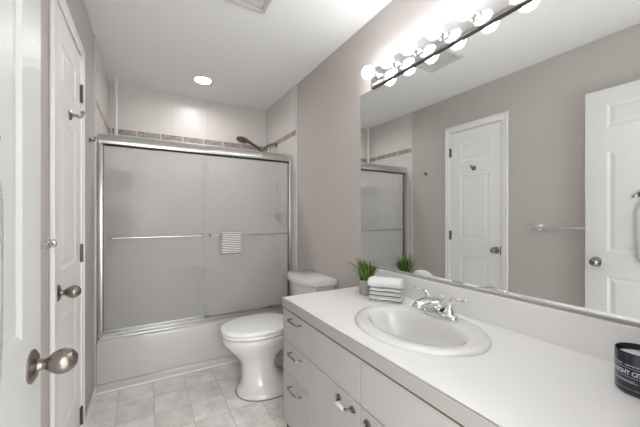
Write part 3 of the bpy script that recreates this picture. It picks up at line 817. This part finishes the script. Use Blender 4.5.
for a, b, dx, z in ((0.139, 0.2115, 0, 0.0105), (0.133, 0.206, 0, 0.006), (0.127, 0.199, 0, -0.008), (0.117, 0.186, 0.004, -0.045), (0.098, 0.155, 0.008, -0.090), (0.070, 0.110, 0.014, -0.118), (0.030, 0.034, 0.02, -0.128), (0.022, 0.022, 0.02, -0.130)):
    R_.append(ell(a, b, BCX + dx, BCY, ZK + z))
loft(bm, R_, cap=False)
obj('basin', bm, 'porcelain', sk, True, 70)
bm = bm_new(); lathe(bm, [(0.024, 0.0), (0.023, 0.003), (0.017, 0.004), (0.016, 0.001), (0.0005, 0.004)], (BCX + 0.02, BCY, ZK - 0.1305), (0, 0, 1), 24, cap=False)
obj('drain', bm, 'chrome', sk, True)
bm = bm_new(); lathe(bm, [(0.010, 0.0), (0.010, 0.002), (0.006, 0.0025)], (BCX - 0.113, BCY, ZK - 0.040), (0.95, 0, 0.3), 16); obj('overflow_ring', bm, 'chrome', sk, True)

# ------------------------------------------------------------------ faucet
FX, FY, FZ = 1.066, 0.850, ZK + 0.0166
fa = thing('faucet', (FX, FY, FZ), 'chrome two handle centerset faucet on the back of the sink', 'faucet')
bm = bm_new()
def stad(hx, hy, z, n=40):
    out = []
    for i in range(n):
        a = 2 * PI * i / n; c_, s_ = math.cos(a), math.sin(a)
        out.append((FX + hx * math.copysign(abs(c_) ** 0.75, c_), FY + hy * math.copysign(abs(s_) ** 0.85, s_), z))
    return out
loft(bm, [stad(0.033, 0.094, FZ), stad(0.034, 0.095, FZ + 0.006), stad(0.031, 0.091, FZ + 0.014), stad(0.022, 0.076, FZ + 0.019), stad(0.016, 0.05, FZ + 0.0205)])
obj('base_plate', bm, 'chrome', fa, True, 60)
# spout: wide body sloping forward and down
bm = bm_new(); rings = []
for dx, hw, z0, z1 in ((0.026, 0.020, 0.012, 0.040), (0.012, 0.030, 0.012, 0.062), (-0.014, 0.034, 0.014, 0.076), (-0.045, 0.034, 0.026, 0.082), (-0.080, 0.031, 0.040, 0.081), (-0.112, 0.027, 0.046, 0.074), (-0.132, 0.021, 0.045, 0.066), (-0.142, 0.012, 0.047, 0.058)):
    zc, hh = (z0 + z1) / 2, (z1 - z0) / 2
    rings.append([(FX + dx, FY + hw * math.cos(a), FZ + zc + hh * math.sin(a)) for a in [2 * PI * i / 20 for i in range(20)]])
loft(bm, rings); obj('spout', bm, 'chrome', fa, True, 60)
bm = bm_new(); tube(bm, [(FX + 0.028, FY, FZ + 0.015), (FX + 0.028, FY, FZ + 0.066)], 0.003, 8); sphere(bm, (FX + 0.028, FY, FZ + 0.070), 0.0075, 12)
obj('lift_rod', bm, 'chrome', fa, True)
for s in (1, -1):
    hy_ = FY + s * 0.052
    bm = bm_new()
    lathe(bm, [(0.027, 0.010), (0.0275, 0.018), (0.024, 0.028), (0.018, 0.037), (0.016, 0.044), (0.017, 0.050), (0.014, 0.058), (0.0005, 0.062)], (FX + 0.004, hy_, FZ), (0, 0, 1), 24, cap=False)
    tube(bm, spline([(FX + 0.004, hy_, FZ + 0.046), (FX + 0.004, hy_ + s * 0.007, FZ + 0.068), (FX + 0.004, hy_ + s * 0.026, FZ + 0.083), (FX + 0.002, hy_ + s * 0.055, FZ + 0.083), (FX + 0.000, hy_ + s * 0.084, FZ + 0.084)], 5), [0.0135] * 5 + [0.0105] * 5 + [0.0082] * 5 + [0.0068] * 3 + [0.0072, 0.0072, 0.004], 14)
    obj('lever_handle', bm, 'chrome', fa, True, 60)

# ------------------------------------------------------------------ things on the counter
# plant
QX, QY = 1.054, 1.316
pl = thing('potted_plant', (QX, QY, ZK + 0.0006), 'small artificial grass plant in a grey concrete pot on the counter', 'plant')
bm = bm_new(); lathe(bm, [(0.0005, 0), (0.033, 0), (0.0375, 0.006), (0.040, 0.04), (0.0385, 0.076), (0.037, 0.080), (0.033, 0.079), (0.033, 0.066), (0.0005, 0.066)], (QX, QY, ZK + 0.0006), (0, 0, 1), 28, cap=False)
obj('pot', bm, 'pot', pl, True, 50)
bm = bm_new(); lathe(bm, [(0.0005, 0.0), (0.0305, 0.0), (0.0305, 0.003), (0.0005, 0.006)], (QX, QY, ZK + 0.0675), (0, 0, 1), 20, cap=False); obj('soil', bm, 'soil', pl, True)
bm = bm_new(); colL = bm.loops.layers.float_color.new('tone')
for i in range(150):
    a = random.uniform(0, 2 * PI); r0 = 0.024 * math.sqrt(random.random()); ln = random.uniform(0.075, 0.150); lean = random.uniform(0.02, 0.72) * (0.45 + r0 / 0.024 * 0.55)
    az = a + random.uniform(-0.5, 0.5); d = Vector((math.cos(az), math.sin(az), 0)); sd_ = Vector((-d.y, d.x, 0))
    p0 = Vector((QX + r0 * math.cos(a), QY + r0 * math.sin(a), ZK + 0.068)); w0 = random.uniform(0.0038, 0.0062); prev = None; tone = random.random()
    nb = 6
    for j in range(nb + 1):
        t_ = j / nb; th = lean * (0.5 + 0.9 * t_)
        p = p0 + d * (ln * t_ * math.sin(th)) + Vector((0, 0, ln * t_ * math.cos(th)))
        w_ = w0 * (1 - t_ ** 2.2) + 0.0002
        cur = (bm.verts.new(p - sd_ * w_), bm.verts.new(p + d * -0.0006), bm.verts.new(p + sd_ * w_))
        if prev:
            for k in (0, 1):
                f = bm.faces.new((prev[k], prev[k + 1], cur[k + 1], cur[k]))
                for lp in f.loops: lp[colL] = (tone, tone, tone, 1)
        prev = cur
obj('grass_blades', bm, 'grass', pl, True, 180)

# towels: three folded cloths and one rolled on top, turned to face the doorway
ang = math.radians(-53)
ux = Vector((math.cos(ang), math.sin(ang), 0)); uy = Vector((math.sin(-ang), math.cos(ang), 0))
org = Vector((1.066, 1.166, 0))
def folded(z, h, off, label, w=0.156, d=0.105):
    """folded cloth: section across its depth rounded at the front fold, layered"""
    bm = bm_new(); uvl = bm.loops.layers.uv.new('UVMap'); nx = 8
    sec = []
    m_ = 8
    for i in range(m_ + 1):
        a = -PI / 2 - PI * i / m_; sec.append((-d / 2 + h / 2 + h / 2 * math.cos(a), h / 2 + h / 2 * math.sin(a)))
    for i in range(m_ + 1):
        a = PI / 2 - PI * i / m_; sec.append((d / 2 - h / 2 + h / 2 * math.cos(a), h / 2 + h / 2 * math.sin(a)))
    # small crease on the front fold so each cloth reads as two layers
    g_ = []
    n_ = len(sec)
    for i in range(nx + 1):
        x = -w / 2 + w * i / nx + off[0]
        row = []
        for k, (y, zz) in enumerate(sec):
            p = org + ux * x + uy * (y + off[1]) + Vector((0, 0, z + zz + 0.0012 * math.sin(i * 1.3 + z * 300) * (zz / h)))
            row.append((bm.verts.new(p), (i / nx * w, zz)))
        g_.append(row)
    for a, b in zip(g_, g_[1:]):
        for k in range(n_):
            q = (a[k], a[(k + 1) % n_], b[(k + 1) % n_], b[k]); f = bm.faces.new([v[0] for v in q])
            for lp, v in zip(f.loops, q): lp[uvl].uv = v[1]
    for row, rev in ((g_[0], True), (g_[-1], False)):
        f = bm.faces.new([v[0] for v in (reversed(row) if rev else row)])
        dd = {v[0]: v[1] for v in row}
        for lp in f.loops: lp[uvl].uv = dd[lp.vert]
    o = obj('folded_towel', bm, 'stripe_fold', None, True, 60)
    return tag(o, label, 'towel', 'folded towels on the counter')
M['stripe_fold'] = terry('striped_towel', (1, 0.0160, 0.0080, 0.36))
hF = 0.0205
zz = ZK + 0.0006
for off, lab in (((0.003, 0.000), 'striped grey and white folded towel at the bottom of the counter stack'), ((0.000, 0.003), 'striped grey and white folded towel in the middle of the counter stack'), ((0.002, 0.001), 'striped grey and white folded towel right under the rolled towel')):
    folded(zz, hF, off, lab); zz += hF + 0.0012
# rolled towel
bm = bm_new(); rw, rh, wl = 0.047, 0.0255, 0.172
rings = []
for i in range(13):
    x = -wl / 2 + wl * i / 12; e = 1 - 0.22 * max(0, (abs(x) / (wl / 2) - 0.85) / 0.15) ** 2
    ring = []
    for k in range(28):
        a = 2 * PI * k / 28
        ring.append(org + ux * (x - 0.004) + uy * (rw * e * math.copysign(abs(math.cos(a)) ** 0.85, math.cos(a))) + Vector((0, 0, zz + rh + rh * e * math.sin(a) * (1 + 0.03 * math.sin(x * 90)))))
    rings.append(ring)
loft(bm, rings)
tag(obj('rolled_towel', bm, 'terry', None, True, 60), 'plain white rolled towel on top of the striped stack', 'towel')

# candle
JX, JY, JR, JH = 1.050, 0.243, 0.049, 0.102
cn = thing('candle', (JX, JY, ZK + 0.0006), 'navy blue jar candle with pale lettering at the right counter end', 'candle')
Z0 = ZK + 0.0006
bm = bm_new(); lathe(bm, [(0.0005, 0), (JR - 0.004, 0), (JR - 0.001, 0.003), (JR, 0.008), (JR, JH - 0.002), (JR - 0.0015, JH), (JR - 0.003, JH - 0.002), (JR - 0.0035, 0.02), (0.0005, 0.02)], (JX, JY, Z0), (0, 0, 1), 48, cap=False)
obj('jar', bm, 'navy', cn, True, 50)
bm = bm_new(); lathe(bm, [(0.0005, 0.0), (JR - 0.0037, 0.0), (JR - 0.0037, JH - 0.036), (JR - 0.006, JH - 0.038), (0.0005, JH - 0.038)], (JX, JY, Z0 + 0.0205), (0, 0, 1), 36, cap=False)
obj('wax', bm, 'wax', cn, True, 50)
bm = bm_new(); tube(bm, [(JX, JY, Z0 + JH - 0.0178), (JX + 0.001, JY, Z0 + JH - 0.008)], 0.0013, 8); obj('wick', bm, 'dark', cn, True)
AZ = math.radians(152)
def on_jar(s, z, r=JR + 0.0004):
    a = AZ + s / JR
    return Vector((JX + r * math.cos(a), JY + r * math.sin(a), Z0 + z))
def jar_text(txt, size, z, bold=0.0):
    cu = bpy.data.curves.new('t', 'FONT'); cu.body = txt; cu.size = size; cu.align_x = 'CENTER'; cu.offset = bold; cu.extrude = 0.0
    to_ = bpy.data.objects.new('t', cu); C.objects.link(to_)
    bpy.context.view_layer.update()
    me = bpy.data.meshes.new_from_object(to_.evaluated_get(bpy.context.evaluated_depsgraph_get()))
    bm = bm_new(); bm.from_mesh(me)
    bpy.data.objects.remove(to_); bpy.data.curves.remove(cu); bpy.data.meshes.remove(me)
    for v in bm.verts: v.co = on_jar(v.co.x * 0.80, z + v.co.y)
    k = obj('lettering', bm, 'ink', cn); k['label'] = 'pale printed lettering'; return k
jar_text('MIDNIGHT CITY', 0.0145, 0.0495, 0.0004)
bm = bm_new()
def arc(bm, s0, s1, z, h):
    m_ = max(2, int((s1 - s0) / 0.004)); a = []
    for i in range(m_ + 1):
        s_ = s0 + (s1 - s0) * i / m_; a.append((bm.verts.new(on_jar(s_, z)), bm.verts.new(on_jar(s_, z + h))))
    for p, q in zip(a, a[1:]): bm.faces.new((p[0], q[0], q[1], p[1]))
arc(bm, -0.044, 0.044, 0.0655, 0.0007); arc(bm, -0.044, 0.044, 0.0440, 0.0007); arc(bm, -0.05, 0.05, 0.0155, 0.0006)
for i in range(16):
    if i == 8: continue
    arc(bm, -0.036 + i * 0.0045, -0.036 + i * 0.0045 + 0.003, 0.0710, 0.0026)
for r_, (a0, a1) in enumerate(((-0.022, 0.022), (-0.028, 0.028))):
    s_ = a0
    while s_ < a1:
        w_ = random.uniform(0.0008, 0.0022); arc(bm, s_, s_ + w_, 0.0350 - r_ * 0.0036, 0.0018); s_ += w_ + 0.0007
k = obj('fine_print', bm, 'ink', cn); k['label'] = 'fine pale lines of small print'

# ------------------------------------------------------------------ mirror
MY0, MY1, MZ0, MZ1 = YN + 0.006, 1.562, 0.9075, 1.993
mi = thing('mirror', (W, 0.82, MZ0), 'large frameless wall mirror above the vanity', 'mirror')
obj('mirror_glass', box(bm_new(), W - 0.0062, W - 0.0006, MY0, MY1, MZ0, MZ1), 'mirror', mi)
bm = bm_new()
box(bm, W - 0.0090, W - 0.0066, MY0, MY1, MZ0 - 0.003, MZ0 + 0.002, 0.0006, 1); box(bm, W - 0.0066, W - 0.0006, MY0, MY1, MZ0 - 0.003, MZ0 - 0.0004)
obj('bottom_channel', bm, 'channel', mi)['label'] = 'thin metal channel under the mirror'

# ------------------------------------------------------------------ vanity light bar
lb = thing('vanity_light', (W, 0.84, 2.05), 'chrome bar light with a row of round lit bulbs above the mirror', 'wall light')
LBY0, LBY1, LBZ0, LBZ1 = 0.235, 1.445, 1.9935, 2.106
bm = bm_new(); box(bm, W - 0.020, W - 0.0006, LBY0, LBY1, LBZ0, LBZ1, 0.003, 2); obj('chrome_bar', bm, 'chrome', lb, True)
bm = bm_new(); box(bm, W - 0.0203, W - 0.007, LBY0 + 0.0005, LBY1 - 0.0005, LBZ0 - 0.0015, LBZ0 + 0.0002, 0.001, 1); k = obj('lower_edge', bm, 'pewter', lb); k['label'] = 'dark strip under the bar in place of its dark reflection'  # dark underside put in as colour; bare chrome would reflect bright here
BXB = W - 0.090; BR = 0.0405
for i in range(8):
    y = 1.3826 - 0.1545 * i
    bm = bm_new(); lathe(bm, [(0.024, 0.0004), (0.024, 0.004), (0.019, 0.006), (0.018, 0.034), (0.016, 0.038), (0.0005, 0.038)], (W - 0.0205, y, 2.050), (-1, 0, 0), 24, cap=False)
    obj('socket', bm, 'chrome', lb, True)
    bm = bm_new(); sphere(bm, (BXB, y, 2.050), BR, 28)
    b_ = obj('bulb', bm, 'bulb_glass', lb, True, 180); b_['label'] = 'round clear glass bulb'
    bm = bm_new(); sphere(bm, (BXB - 0.002, y, 2.050), 0.0250, 18)
    obj('glow', bm, 'bulb_core', b_, True, 180)['label'] = 'bright glowing centre of the bulb'
